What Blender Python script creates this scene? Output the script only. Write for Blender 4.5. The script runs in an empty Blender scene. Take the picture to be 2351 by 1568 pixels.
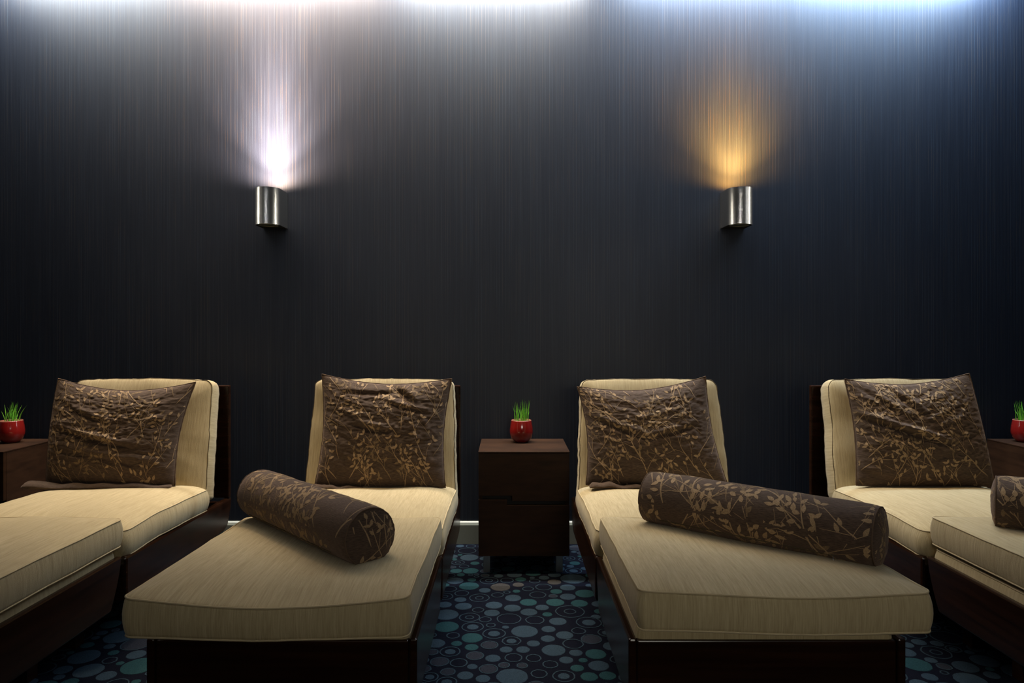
import bpy, bmesh, math, random
import numpy as np
from mathutils import Vector, Matrix, noise

SC = bpy.context.scene
COL = SC.collection
R = math.radians

# ------------------------------------------------------------------ camera
cam_d = bpy.data.cameras.new('camera'); cam = bpy.data.objects.new('camera', cam_d); COL.objects.link(cam)
cam.location = (0, 0, 1.11); cam.rotation_euler = (R(90), 0, 0)
cam_d.sensor_width = 36.0; cam_d.lens = 24.0
cam_d.shift_x = 0.0032; cam_d.shift_y = -0.0085
cam_d.clip_start = 0.02
SC.camera = cam

# ------------------------------------------------------------------ world and lights
w = bpy.data.worlds.new('world'); SC.world = w; w.use_nodes = True
w.node_tree.nodes['Background'].inputs[0].default_value = (0.02, 0.03, 0.05, 1)
w.node_tree.nodes['Background'].inputs[1].default_value = 0.12
SC.view_settings.view_transform = 'Standard'; SC.view_settings.look = 'None'
SC.view_settings.gamma = 1.0; SC.view_settings.use_curve_mapping = False
SC.view_settings.exposure = 0.0

def area(name, loc, rot, sx, sy, power, color, spread=180):
    d = bpy.data.lights.new(name, 'AREA'); d.shape = 'RECTANGLE'; d.size = sx; d.size_y = sy
    d.energy = power; d.color = color; d.spread = R(spread)
    o = bpy.data.objects.new(name, d); COL.objects.link(o); o.location = loc; o.rotation_euler = rot
    return o
def spot(name, loc, rot, power, color, size, blend, rad):
    d = bpy.data.lights.new(name, 'SPOT'); d.energy = power; d.color = color
    d.spot_size = R(size); d.spot_blend = blend; d.shadow_soft_size = rad
    o = bpy.data.objects.new(name, d); COL.objects.link(o); o.location = loc; o.rotation_euler = rot
    return o
# cove strips in the slot above the wall
COVE = [(-2.75, -1.90, 26, (0.95, 0.97, 0.92)), (-1.85, -0.70, 42, (1.0, 0.84, 0.70)),
        (-0.62, 0.42, 42, (1.0, 0.98, 0.90)), (0.62, 1.55, 30, (0.68, 0.83, 1.0)), (1.60, 2.60, 46, (0.58, 0.78, 1.0))]
for x0, x1, pw, c in COVE:
    area('cove_strip', ((x0 + x1) / 2, 3.49, 3.09), (R(40), 0, 0), x1 - x0, 0.03, pw * 1.75, c, 160)
# warm ceiling downlights over the loungers
for x, pw in ((-1.75, 26), (-0.60, 30), (0.62, 28), (1.85, 26)):
    spot('lounger_downlight', (x, 2.95, 2.98), (0, 0, 0), pw * 3.6, (1.0, 0.78, 0.50), 60, 1.0, 0.10)
# dim room lights in front of the loungers
for x, y, pw in ((-1.9, 0.6, 1.5), (0.2, -0.4, 2.8), (1.7, 0.8, 2.3)):
    area('room_light', (x, y, 2.96), (0, 0, 0), 0.35, 0.35, pw, (0.90, 0.95, 1.0))
for x, y, z, pw, c, sx in ((-3.4, 1.2, 2.0, 0.3, (1, 0.95, 0.85), .12), (0.9, -2.6, 2.0, 0.3, (1, .97, .92), .03), (3.4, 1.0, 2.0, 0.35, (0.9, 0.95, 1), .12),
                       (-1.5, -2.6, 2.0, 0.3, (1, .85, .7), .05), (2.4, -2.2, 2.0, 0.3, (.9, .95, 1), .05)):
    o = area('far_reflection_light', (x, y, z), (0, 0, 0), sx, 1.0, pw, c)  # unseen strip added to put stripe reflections on the steel housings
    o.rotation_euler = (Vector((0, 3.4, 1.4)) - o.location).to_track_quat('-Z', 'Y').to_euler()

# low warm fill, unseen, added to brighten the cushions' front faces
o = area('front_fill', (0.6, -1.6, 1.5), (R(70), 0, 0), 1.4, 0.4, 2.2, (1.0, 0.95, 0.82), 70)
o.rotation_euler = (Vector((0.4, 1.6, 0.25)) - o.location).to_track_quat('-Z', 'Y').to_euler()
# unseen strip lights added for the steel housings to mirror as upright bands
for p, tgt, sx, pw, c in (((-3.8, 2.95, 2.3), (-1.23, 3.45, 1.75), .06, 0.04, (1, .97, .85)), ((3.8, 2.95, 2.3), (-1.23, 3.45, 1.75), .08, 0.28, (1, .97, .88)),
                          ((-1.4, -2.6, 2.5), (-1.23, 3.45, 1.75), .02, 0.13, (.9, .93, 1)), ((-3.8, 2.95, 2.2), (1.18, 3.45, 1.75), .08, 0.24, (1, .95, .85)),
                          ((0.35, -2.6, 2.5), (1.18, 3.45, 1.75), .02, 0.17, (1, 1, 1)), ((3.7, 1.6, 2.3), (1.18, 3.45, 1.75), .2, 0.04, (.95, .97, 1))):
    o = area('band_reflection_light', p, (0, 0, 0), sx, 0.9, pw, c, 24)
    o.rotation_euler = (Vector(tgt) - o.location).to_track_quat('-Z', 'Y').to_euler()

# ------------------------------------------------------------------ node helpers
def new_mat(name, rough=0.5, color=(0.5, 0.5, 0.5), metal=0.0, spec=0.5):
    m = bpy.data.materials.new(name); m.use_nodes = True
    b = m.node_tree.nodes['Principled BSDF']
    b.inputs['Base Color'].default_value = (*color, 1); b.inputs['Roughness'].default_value = rough
    b.inputs['Metallic'].default_value = metal; b.inputs['Specular IOR Level'].default_value = spec
    return m, m.node_tree, b
def nd(t, kind, **kw):
    n = t.nodes.new(kind)
    for k, v in kw.items():
        setattr(n, k, v)
    return n
def math_n(t, op, a, b=None, clamp=False):
    n = t.nodes.new('ShaderNodeMath'); n.operation = op; n.use_clamp = clamp
    for i, v in enumerate((a, b)):
        if v is None: continue
        if isinstance(v, (int, float)): n.inputs[i].default_value = v
        else: t.links.new(v, n.inputs[i])
    return n.outputs[0]
def noise_n(t, vec, scale=(1, 1, 1), detail=2.0, sc=1.0, rough=0.5):
    mp = t.nodes.new('ShaderNodeMapping'); mp.inputs['Scale'].default_value = scale
    t.links.new(vec, mp.inputs['Vector'])
    n = t.nodes.new('ShaderNodeTexNoise'); n.inputs['Scale'].default_value = sc; n.inputs['Detail'].default_value = detail
    n.inputs['Roughness'].default_value = rough
    t.links.new(mp.outputs[0], n.inputs['Vector'])
    return n.outputs['Fac']
def ramp(t, fac, stops):
    r = t.nodes.new('ShaderNodeValToRGB'); e = r.color_ramp.elements
    while len(e) < len(stops): e.new(0.5)
    for i, (p, c) in enumerate(stops):
        e[i].position = p; e[i].color = (*c, 1) if len(c) == 3 else c
    t.links.new(fac, r.inputs[0]); return r.outputs[0]
def mixc(t, fac, a, b, mode='MIX'):
    n = t.nodes.new('ShaderNodeMix'); n.data_type = 'RGBA'; n.blend_type = mode
    for i, v in ((0, fac), (6, a), (7, b)):
        if isinstance(v, (int, float)): n.inputs[i].default_value = v
        elif isinstance(v, tuple): n.inputs[i].default_value = (*v, 1)
        else: t.links.new(v, n.inputs[i])
    return n.outputs[2]
def bump(t, b, h, strength, dist):
    n = t.nodes.new('ShaderNodeBump'); n.inputs['Strength'].default_value = strength; n.inputs['Distance'].default_value = dist
    t.links.new(h, n.inputs['Height']); t.links.new(n.outputs[0], b.inputs['Normal']); return n
def coord(t, out='Object'):
    return t.nodes.new('ShaderNodeTexCoord').outputs[out]

# ------------------------------------------------------------------ materials
def m_wallpaper():
    m, t, b = new_mat('navy_grasscloth', 0.46, spec=0.5)
    g = nd(t, 'ShaderNodeNewGeometry').outputs['Position']
    fine = noise_n(t, g, (330, 1, 3.0), 2, 1, .6)
    wide = noise_n(t, g, (60, 1, 0.9), 2, 1)
    blot = noise_n(t, g, (1.8, 1, 1.2), 3, 1)
    weave = noise_n(t, g, (300, 1, 420), 1, 1)
    sx = nd(t, 'ShaderNodeSeparateXYZ'); t.links.new(g, sx.inputs[0])
    vo = nd(t, 'ShaderNodeTexVoronoi'); vo.voronoi_dimensions = '1D'; vo.inputs['Scale'].default_value = 62; vo.inputs['Randomness'].default_value = 0.6
    wob = noise_n(t, g, (3, 1, 7), 1, 1)
    t.links.new(math_n(t, 'ADD', sx.outputs[0], math_n(t, 'MULTIPLY', wob, 0.003)), vo.inputs['W'])
    thr = math_n(t, 'LESS_THAN', vo.outputs['Distance'], 0.075)     # long pale threads woven in
    warm = noise_n(t, g, (70, 1, 9), 1, 1)
    gap = noise_n(t, g, (20, 1, 3.5), 2, 1)
    line = math_n(t, 'MULTIPLY', thr, math_n(t, 'MULTIPLY', math_n(t, 'SUBTRACT', gap, 0.33, True), 3.2, True))
    c = ramp(t, fine, [(0.25, (0.0066, 0.0096, 0.0188)), (0.5, (0.0098, 0.0138, 0.0252)), (0.78, (0.016, 0.0212, 0.036))])
    c = mixc(t, math_n(t, 'MULTIPLY', math_n(t, 'SUBTRACT', wide, 0.5, True), 1.6, True), c, (0.022, 0.026, 0.036))
    c = mixc(t, math_n(t, 'MULTIPLY', weave, 0.25), c, (0.006, 0.008, 0.014))
    c = mixc(t, math_n(t, 'MULTIPLY', line, 0.42), c, ramp(t, warm, [(0.42, (0.045, 0.062, 0.085)), (0.58, (0.078, 0.062, 0.052))]))
    c = mixc(t, math_n(t, 'MULTIPLY', math_n(t, 'SUBTRACT', blot, 0.4, True), 0.8, True), c, (0.009, 0.012, 0.020))
    t.links.new(c, b.inputs['Base Color'])
    h = math_n(t, 'ADD', fine, math_n(t, 'MULTIPLY', weave, 0.5))
    bump(t, b, h, 0.22, 0.0010)
    return m

def m_strie(name, base, dark, light):
    m, t, b = new_mat(name, 0.92, spec=0.15)
    b.inputs['Sheen Weight'].default_value = 0.15
    o = coord(t); n = coord(t, 'Normal')
    sep = nd(t, 'ShaderNodeSeparateXYZ'); t.links.new(n, sep.inputs[0])
    side = math_n(t, 'GREATER_THAN', math_n(t, 'ABSOLUTE', sep.outputs[0]), 0.6)
    def streak(k, l):
        fx = noise_n(t, o, (k, l, l), 3, 1, .62)
        fy = noise_n(t, o, (l, k, l), 3, 1, .62)
        mx = nd(t, 'ShaderNodeMix'); t.links.new(side, mx.inputs[0]); t.links.new(fx, mx.inputs[2]); t.links.new(fy, mx.inputs[3])
        return mx.outputs[0]
    f1 = streak(330, 16.0); f2 = streak(120, 4.0)
    blot = noise_n(t, o, (3.5, 3.5, 3.5), 4, 1)
    f = math_n(t, 'ADD', math_n(t, 'MULTIPLY', f1, 0.6), math_n(t, 'MULTIPLY', f2, 0.4))
    c = ramp(t, f, [(0.33, dark), (0.5, base), (0.68, light)])
    c = mixc(t, math_n(t, 'MULTIPLY', math_n(t, 'SUBTRACT', blot, 0.42, True), 1.6, True), c, tuple(v * .86 for v in base))
    t.links.new(c, b.inputs['Base Color'])
    wv = noise_n(t, o, (420, 420, 420), 1, 1)
    bump(t, b, math_n(t, 'ADD', f1, math_n(t, 'MULTIPLY', wv, 0.4)), 0.45, 0.0016)
    return m

def m_brown():
    m, t, b = new_mat('brown_chenille', 0.85, spec=0.2)
    b.inputs['Sheen Weight'].default_value = 0.35; b.inputs['Sheen Tint'].default_value = (0.7, 0.5, 0.4, 1)
    uv = coord(t, 'UV')
    f = noise_n(t, uv, (60, 420, 1), 3, 1, .6)
    c = ramp(t, f, [(0.3, (0.044, 0.029, 0.021)), (0.55, (0.088, 0.059, 0.042)), (0.75, (0.132, 0.092, 0.066))])
    t.links.new(c, b.inputs['Base Color'])
    bump(t, b, f, 0.6, 0.002)
    return m

def m_motif(name='tan_jacquard_motif', k=1.0):
    m, t, b = new_mat(name, 0.8, spec=0.2)
    o = coord(t)
    f = noise_n(t, o, (300, 300, 300), 2, 1)
    c = ramp(t, f, [(0.3, (0.275 * k, 0.178 * k, 0.096 * k)), (0.7, (0.43 * k, 0.30 * k, 0.172 * k))])
    t.links.new(c, b.inputs['Base Color']); bump(t, b, f, 0.4, 0.001)
    return m

def m_wood(name, a, c2, rough=0.28, axis=(2.5, 2.5, 45)):
    m, t, b = new_mat(name, rough, spec=0.5)
    o = coord(t)
    f = noise_n(t, o, axis, 5, 1, .6)
    c = ramp(t, f, [(0.3, a), (0.7, c2)])
    t.links.new(c, b.inputs['Base Color'])
    b.inputs['Specular IOR Level'].default_value = 0.32; b.inputs['Coat Weight'].default_value = 0.12; b.inputs['Coat Roughness'].default_value = 0.2
    bump(t, b, f, 0.08, 0.001)
    return m

def m_steel():
    m, t, b = new_mat('brushed_steel', 0.20, (0.62, 0.60, 0.56), 1.0)
    b.inputs['Anisotropic'].default_value = 0.92; b.inputs['Anisotropic Rotation'].default_value = 0.0
    tg = nd(t, 'ShaderNodeTangent'); tg.direction_type = 'RADIAL'; tg.axis = 'Z'
    t.links.new(tg.outputs[0], b.inputs['Tangent'])
    return m

def m_carpet(name, col, var=0.25):
    m, t, b = new_mat(name, 1.0, spec=0.05)
    g = nd(t, 'ShaderNodeNewGeometry').outputs['Position']
    f = noise_n(t, g, (420, 420, 420), 2, 1)
    c = ramp(t, f, [(0.3, tuple(v * (1 - var) for v in col)), (0.7, tuple(v * (1 + var) for v in col))])
    t.links.new(c, b.inputs['Base Color']); bump(t, b, f, 0.7, 0.003)
    return m

MAT = {}
MAT['wall'] = m_wallpaper()
MAT['beige'] = m_strie('beige_strie_fabric', (0.46, 0.365, 0.205), (0.365, 0.28, 0.148), (0.555, 0.45, 0.265))
MAT['piping'] = new_mat('beige_piping', 0.9, (0.50, 0.40, 0.24), spec=0.1)[0]
MAT['seam'] = new_mat('dark_seam', 0.9, (0.10, 0.075, 0.045), spec=0.1)[0]
MAT['brown'] = m_brown(); MAT['motif'] = m_motif(); MAT['motif2'] = m_motif('faint_jacquard_motif', .58)
MAT['brown_pipe'] = new_mat('brown_welt', 0.9, (0.12, 0.08, 0.055), spec=0.1)[0]
MAT['wood'] = m_wood('dark_mahogany', (0.010, 0.0038, 0.0018), (0.028, 0.0098, 0.004), 0.22)
MAT['stand_wood'] = m_wood('dark_walnut', (0.018, 0.0078, 0.0035), (0.040, 0.0175, 0.0078), 0.40, (7, 7, 38))
MAT['steel'] = m_steel(); sb = MAT['stand_wood'].node_tree.nodes['Principled BSDF']; sb.inputs['Specular IOR Level'].default_value = 0.2; sb.inputs['Coat Weight'].default_value = 0.0; sb.inputs['Roughness'].default_value = 0.5
MAT['dull_steel'] = new_mat('satin_steel', 0.35, (0.35, 0.36, 0.36), 1.0)[0]
MAT['gap_shade'] = new_mat('drawer_gap_shade', 0.7, (0.01, 0.009, 0.008))[0]
MAT['lens_ring'] = new_mat('brass_lens_ring', 0.4, (0.30, 0.27, 0.16), 0.8)[0]
MAT['lens_off'] = new_mat('unlit_glass_lens', 0.25, (0.08, 0.09, 0.065), 0.0)[0]
MAT['plate'] = new_mat('blackened_plate', 0.5, (0.02, 0.02, 0.018), 0.2)[0]
MAT['base'] = new_mat('painted_baseboard', 0.32, (0.22, 0.235, 0.20))[0]
MAT['carpet'] = m_carpet('navy_carpet', (0.0045, 0.0055, 0.011))
MAT['c_blue'] = m_carpet('slate_blue_pile', (0.025, 0.042, 0.060))
MAT['c_teal'] = m_carpet('teal_pile', (0.016, 0.046, 0.054))
MAT['c_grey'] = m_carpet('plum_grey_pile', (0.020, 0.023, 0.033))
MAT['c_taupe'] = m_carpet('taupe_pile', (0.040, 0.038, 0.037))
MAT['c_ring'] = m_carpet('blue_ring_pile', (0.024, 0.040, 0.055))
MAT['ceil'] = new_mat('dark_ceiling_paint', 0.8, (0.06, 0.065, 0.075))[0]
MAT['room'] = new_mat('dark_room_paint', 0.7, (0.03, 0.033, 0.04))[0]
MAT['pot'] = new_mat('red_glaze', 0.13, (0.19, 0.009, 0.007))[0]
MAT['pot'].node_tree.nodes['Principled BSDF'].inputs['Coat Weight'].default_value = 0.6
MAT['rim'] = new_mat('worn_glaze_rim', 0.3, (0.30, 0.11, 0.07))[0]
MAT['soil'] = new_mat('soil', 0.95, (0.03, 0.02, 0.012))[0]
def m_grass():
    m, t, b = new_mat('grass_blade', 0.5, (0.1, 0.35, 0.02))
    g = nd(t, 'ShaderNodeNewGeometry').outputs['Random Per Island']
    c = ramp(t, g, [(0.0, (0.09, 0.34, 0.02)), (0.6, (0.17, 0.50, 0.03)), (1.0, (0.30, 0.62, 0.06))])
    t.links.new(c, b.inputs['Base Color']); b.inputs['Subsurface Weight'].default_value = 0.0
    return m
MAT['grass'] = m_grass()
MAT['thread'] = new_mat('zip_pull_metal', 0.3, (0.6, 0.6, 0.6), 1.0)[0]
def m_glow(name, c, s):
    m, t, b = new_mat(name, 0.3, (0.8, 0.8, 0.8))
    b.inputs['Emission Color'].default_value = (*c, 1); b.inputs['Emission Strength'].default_value = s
    return m

# ------------------------------------------------------------------ object helpers
def tag(o, label=None, cat=None, group=None, kind=None):
    if label: o['label'] = label
    if cat: o['category'] = cat
    if group: o['group'] = group
    if kind: o['kind'] = kind
    return o
def empty(name, loc, rz=0):
    o = bpy.data.objects.new(name, None); COL.objects.link(o); o.empty_display_size = 0.1
    o.location = loc; o.rotation_euler = (0, 0, rz); return o
def obj(name, bm, mats, parent=None, smooth=False, loc=None, rot=None, bevel=0, autosm=None):
    me = bpy.data.meshes.new(name)
    if isinstance(bm, tuple):
        me.from_pydata(*bm)
    else:
        bm.normal_update(); bm.to_mesh(me); bm.free()
    for mm in (mats if isinstance(mats, (list, tuple)) else [mats]): me.materials.append(mm)
    o = bpy.data.objects.new(name, me); COL.objects.link(o)
    if smooth: me.shade_smooth()
    if parent: o.parent = parent
    if loc: o.location = loc
    if rot: o.rotation_euler = rot
    if bevel:
        b = o.modifiers.new('bevel', 'BEVEL'); b.width = bevel; b.segments = 2; b.limit_method = 'ANGLE'; b.angle_limit = R(35)
    return o
def box_bm(x0, x1, y0, y1, z0, z1, bm=None):
    bm = bm or bmesh.new()
    v = [bm.verts.new((x, y, z)) for x in (x0, x1) for y in (y0, y1) for z in (z0, z1)]
    for f in ((0, 1, 3, 2), (4, 6, 7, 5), (0, 4, 5, 1), (2, 3, 7, 6), (0, 2, 6, 4), (1, 5, 7, 3)):
        bm.faces.new([v[i] for i in f])
    return bm
def prism_bm(pts, a0, a1, axis='x'):
    """polygon pts in the plane normal to axis, extruded from a0 to a1"""
    bm = bmesh.new()
    def P(p, a): return (a, p[0], p[1]) if axis == 'x' else ((p[0], a, p[1]) if axis == 'y' else (p[0], p[1], a))
    A = [bm.verts.new(P(p, a0)) for p in pts]; B = [bm.verts.new(P(p, a1)) for p in pts]
    bm.faces.new(A); bm.faces.new(B[::-1]); n = len(pts)
    for i in range(n): bm.faces.new((A[i], B[i], B[(i + 1) % n], A[(i + 1) % n]))
    bmesh.ops.recalc_face_normals(bm, faces=bm.faces)
    return bm
def tube_bm(pts, r, closed=False, seg=6, bm=None):
    bm = bm or bmesh.new(); n = len(pts); rings = []
    P = [Vector(p) for p in pts]
    for i in range(n):
        a = P[(i - 1) % n] if (closed or i > 0) else P[i]; c = P[(i + 1) % n] if (closed or i < n - 1) else P[i]
        d = (c - a).normalized(); up = Vector((0, 0, 1)) if abs(d.z) < .9 else Vector((1, 0, 0))
        s = d.cross(up).normalized(); u = s.cross(d)
        rings.append([bm.verts.new(P[i] + r * (math.cos(k * 2 * math.pi / seg) * s + math.sin(k * 2 * math.pi / seg) * u)) for k in range(seg)])
    for i in range(n if closed else n - 1):
        A, B = rings[i], rings[(i + 1) % n]
        for k in range(seg): bm.faces.new((A[k], A[(k + 1) % seg], B[(k + 1) % seg], B[k]))
    if not closed:
        bm.faces.new(rings[0][::-1]); bm.faces.new(rings[-1])
    return bm
def lathe_bm(prof, seg=48, bm=None):
    bm = bm or bmesh.new(); rings = []
    for r, z in prof:
        rings.append([bm.verts.new((max(r, 1e-5) * math.cos(k * 2 * math.pi / seg), max(r, 1e-5) * math.sin(k * 2 * math.pi / seg), z)) for k in range(seg)])
    for i in range(len(rings) - 1):
        A, B = rings[i], rings[i + 1]
        for k in range(seg): bm.faces.new((A[k], A[(k + 1) % seg], B[(k + 1) % seg], B[k]))
    bmesh.ops.recalc_face_normals(bm, faces=bm.faces)
    return bm
CIRCLES = [(-0.194,3.371,0.0458,'B'),(-0.163,3.287,0.0223,'T'),(-0.212,3.241,0.0242,'R'),(-0.245,3.298,0.0336,'Q'),(-0.245,3.181,0.0281,'T'),(-0.177,3.181,0.0367,'T'),(-0.220,3.130,0.0191,'T'),(-0.240,3.054,0.0381,'B'),(-0.166,3.065,0.0200,'T'),(-0.174,2.992,0.0439,'T'),(-0.088,3.056,0.0423,'Q'),(-0.008,3.058,0.0307,'R'),(0.026,3.132,0.0349,'B'),(0.112,3.151,0.0364,'T'),(0.054,3.071,0.0250,'T'),(0.116,3.049,0.0257,'R'),(-0.046,3.115,0.0211,'B'),(0.160,3.093,0.0243,'B'),(0.174,3.166,0.0163,'T'),(0.203,3.039,0.0309,'G'),(0.290,3.079,0.0577,'B'),(0.318,3.287,0.0259,'T'),(0.296,3.359,0.0319,'Q'),(0.375,3.338,0.0340,'D'),(0.302,3.181,0.0397,'D'),(0.385,3.252,0.0243,'T'),(0.374,3.120,0.0254,'T'),(0.377,3.052,0.0236,'R'),(-0.036,2.979,0.0437,'G'),(0.042,3.006,0.0253,'G'),(-0.103,2.941,0.0259,'B'),(0.033,2.931,0.0167,'T'),(-0.008,2.919,0.0158,'R'),(-0.047,2.888,0.0267,'R'),(0.083,2.957,0.0257,'R'),(0.152,2.978,0.0364,'R'),(0.123,2.889,0.0361,'R'),(0.204,2.928,0.0258,'T'),(0.187,2.877,0.0195,'F'),(0.257,2.974,0.0343,'B'),(0.325,2.905,0.0426,'T'),(0.356,2.998,0.0195,'B'),(0.249,2.870,0.0335,'B'),(0.018,2.857,0.0341,'B'),(0.081,2.810,0.0351,'T'),(0.191,2.810,0.0374,'T'),(0.290,2.800,0.0350,'T'),(-0.200,2.907,0.0316,'R'),(-0.201,2.839,0.0250,'B'),(-0.123,2.857,0.0434,'Q'),(-0.256,2.955,0.0321,'R'),(-0.270,2.872,0.0370,'Q'),(-0.262,2.786,0.0295,'B'),(-0.184,2.770,0.0346,'B'),(-0.123,2.732,0.0248,'R'),(-0.060,2.781,0.0347,'B'),(-0.067,2.704,0.0316,'B'),(0.015,2.751,0.0343,'B'),(0.080,2.712,0.0339,'B'),(0.135,2.757,0.0273,'B'),(0.152,2.690,0.0201,'T'),(0.244,2.717,0.0590,'Q'),(0.367,2.793,0.0284,'B'),(0.362,2.719,0.0229,'T'),(0.374,2.851,0.0124,'B'),(0.386,2.925,0.0131,'R'),(-0.247,2.688,0.0492,'B'),(-0.153,2.661,0.0415,'Q'),(-0.091,2.642,0.0251,'R'),(-0.068,2.590,0.0190,'R'),(0.001,2.648,0.0485,'R'),(0.101,2.636,0.0372,'R'),(0.189,2.625,0.0339,'B'),(0.307,2.614,0.0497,'D'),(0.340,2.666,0.0199,'B'),(-0.235,2.577,0.0462,'T'),(-0.136,2.575,0.0426,'D'),(-0.012,2.573,0.0133,'B'),(0.059,2.537,0.0499,'B'),(0.149,2.556,0.0267,'B'),(0.260,2.540,0.0276,'R'),(0.362,2.526,0.0333,'D'),(0.381,2.653,0.0198,'R'),(-0.281,2.505,0.0177,'R'),(-0.204,2.502,0.0251,'R'),(-0.134,2.483,0.0388,'T'),(-0.054,2.518,0.0434,'D'),(0.010,2.457,0.0350,'D'),(0.142,2.476,0.0262,'B'),(0.205,2.505,0.0323,'B'),(0.230,2.435,0.0380,'R'),(0.299,2.472,0.0386,'F'),(-0.261,2.439,0.0338,'B'),(-0.186,2.438,0.0199,'T'),(-0.131,2.409,0.0245,'T'),(-0.068,2.426,0.0319,'F'),(0.088,2.438,0.0238,'B'),(-0.009,2.391,0.0227,'B'),(0.050,2.391,0.0243,'B'),(0.157,2.386,0.0421,'B'),(0.233,2.367,0.0238,'B'),(0.301,2.358,0.0362,'T'),(0.366,2.417,0.0328,'B'),(-0.204,2.375,0.0371,'D'),(-0.267,2.372,0.0241,'F'),(-0.116,2.345,0.0318,'F'),(-0.054,2.327,0.0262,'B'),(0.016,2.331,0.0310,'R'),(0.085,2.328,0.0272,'R'),(0.195,2.315,0.0242,'B'),(0.252,2.313,0.0157,'T'),(0.139,2.284,0.0267,'R'),(0.369,2.318,0.0267,'R'),(-0.233,2.303,0.0331,'F'),(-0.168,2.295,0.0305,'R'),(-0.121,2.269,0.0179,'B'),(-0.067,2.253,0.0321,'F'),(-0.016,2.279,0.0201,'F'),(0.045,2.276,0.0195,'F'),(0.227,2.259,0.0230,'T'),(0.300,2.275,0.0349,'B'),(-0.281,2.254,0.0260,'F'),(-0.288,2.315,0.0189,'B'),(-0.199,2.234,0.0258,'F'),(-0.141,2.210,0.0264,'B'),(-0.083,2.190,0.0238,'B'),(0.011,2.204,0.0514,'B'),(0.099,2.221,0.0277,'R'),(0.178,2.206,0.0374,'D'),(0.260,2.203,0.0284,'T'),(0.320,2.209,0.0276,'T'),(-0.255,2.200,0.0299,'D'),(-0.197,2.168,0.0338,'D'),(0.379,2.194,0.0268,'F')]

# ------------------------------------------------------------------ setting
RX = 3.9
WALL_Y = 3.602
bm = box_bm(-RX, RX, WALL_Y, WALL_Y + 0.1, 0, 3.30)
tag(obj('wall_back', bm, MAT['wall']), kind='structure')
tag(obj('wall_left', box_bm(-RX - 0.1, -RX, -3.0, WALL_Y, 0, 3.30), MAT['room']), kind='structure')
tag(obj('wall_right', box_bm(RX, RX + 0.1, -3.0, WALL_Y, 0, 3.30), MAT['room']), kind='structure')
tag(obj('wall_front', box_bm(-RX, RX, -3.1, -3.0, 0, 3.30), MAT['room']), kind='structure')
bm = box_bm(-RX, RX, -3.0, 3.36, 3.0, 3.06)
box_bm(-RX, RX, 3.34, 3.36, 3.06, 3.24, bm)
box_bm(-RX, RX, 3.36, WALL_Y, 3.24, 3.30, bm)
tag(obj('ceiling', bm, MAT['ceil']), kind='structure')
bb = prism_bm([(WALL_Y, 0.0), (WALL_Y - 0.018, 0.0), (WALL_Y - 0.018, 0.100), (WALL_Y - 0.012, 0.112), (WALL_Y - 0.004, 0.118), (WALL_Y, 0.118)], -RX, RX, 'x')
tag(obj('baseboard_back', bb, MAT['base'], bevel=0.001), kind='structure')

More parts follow.
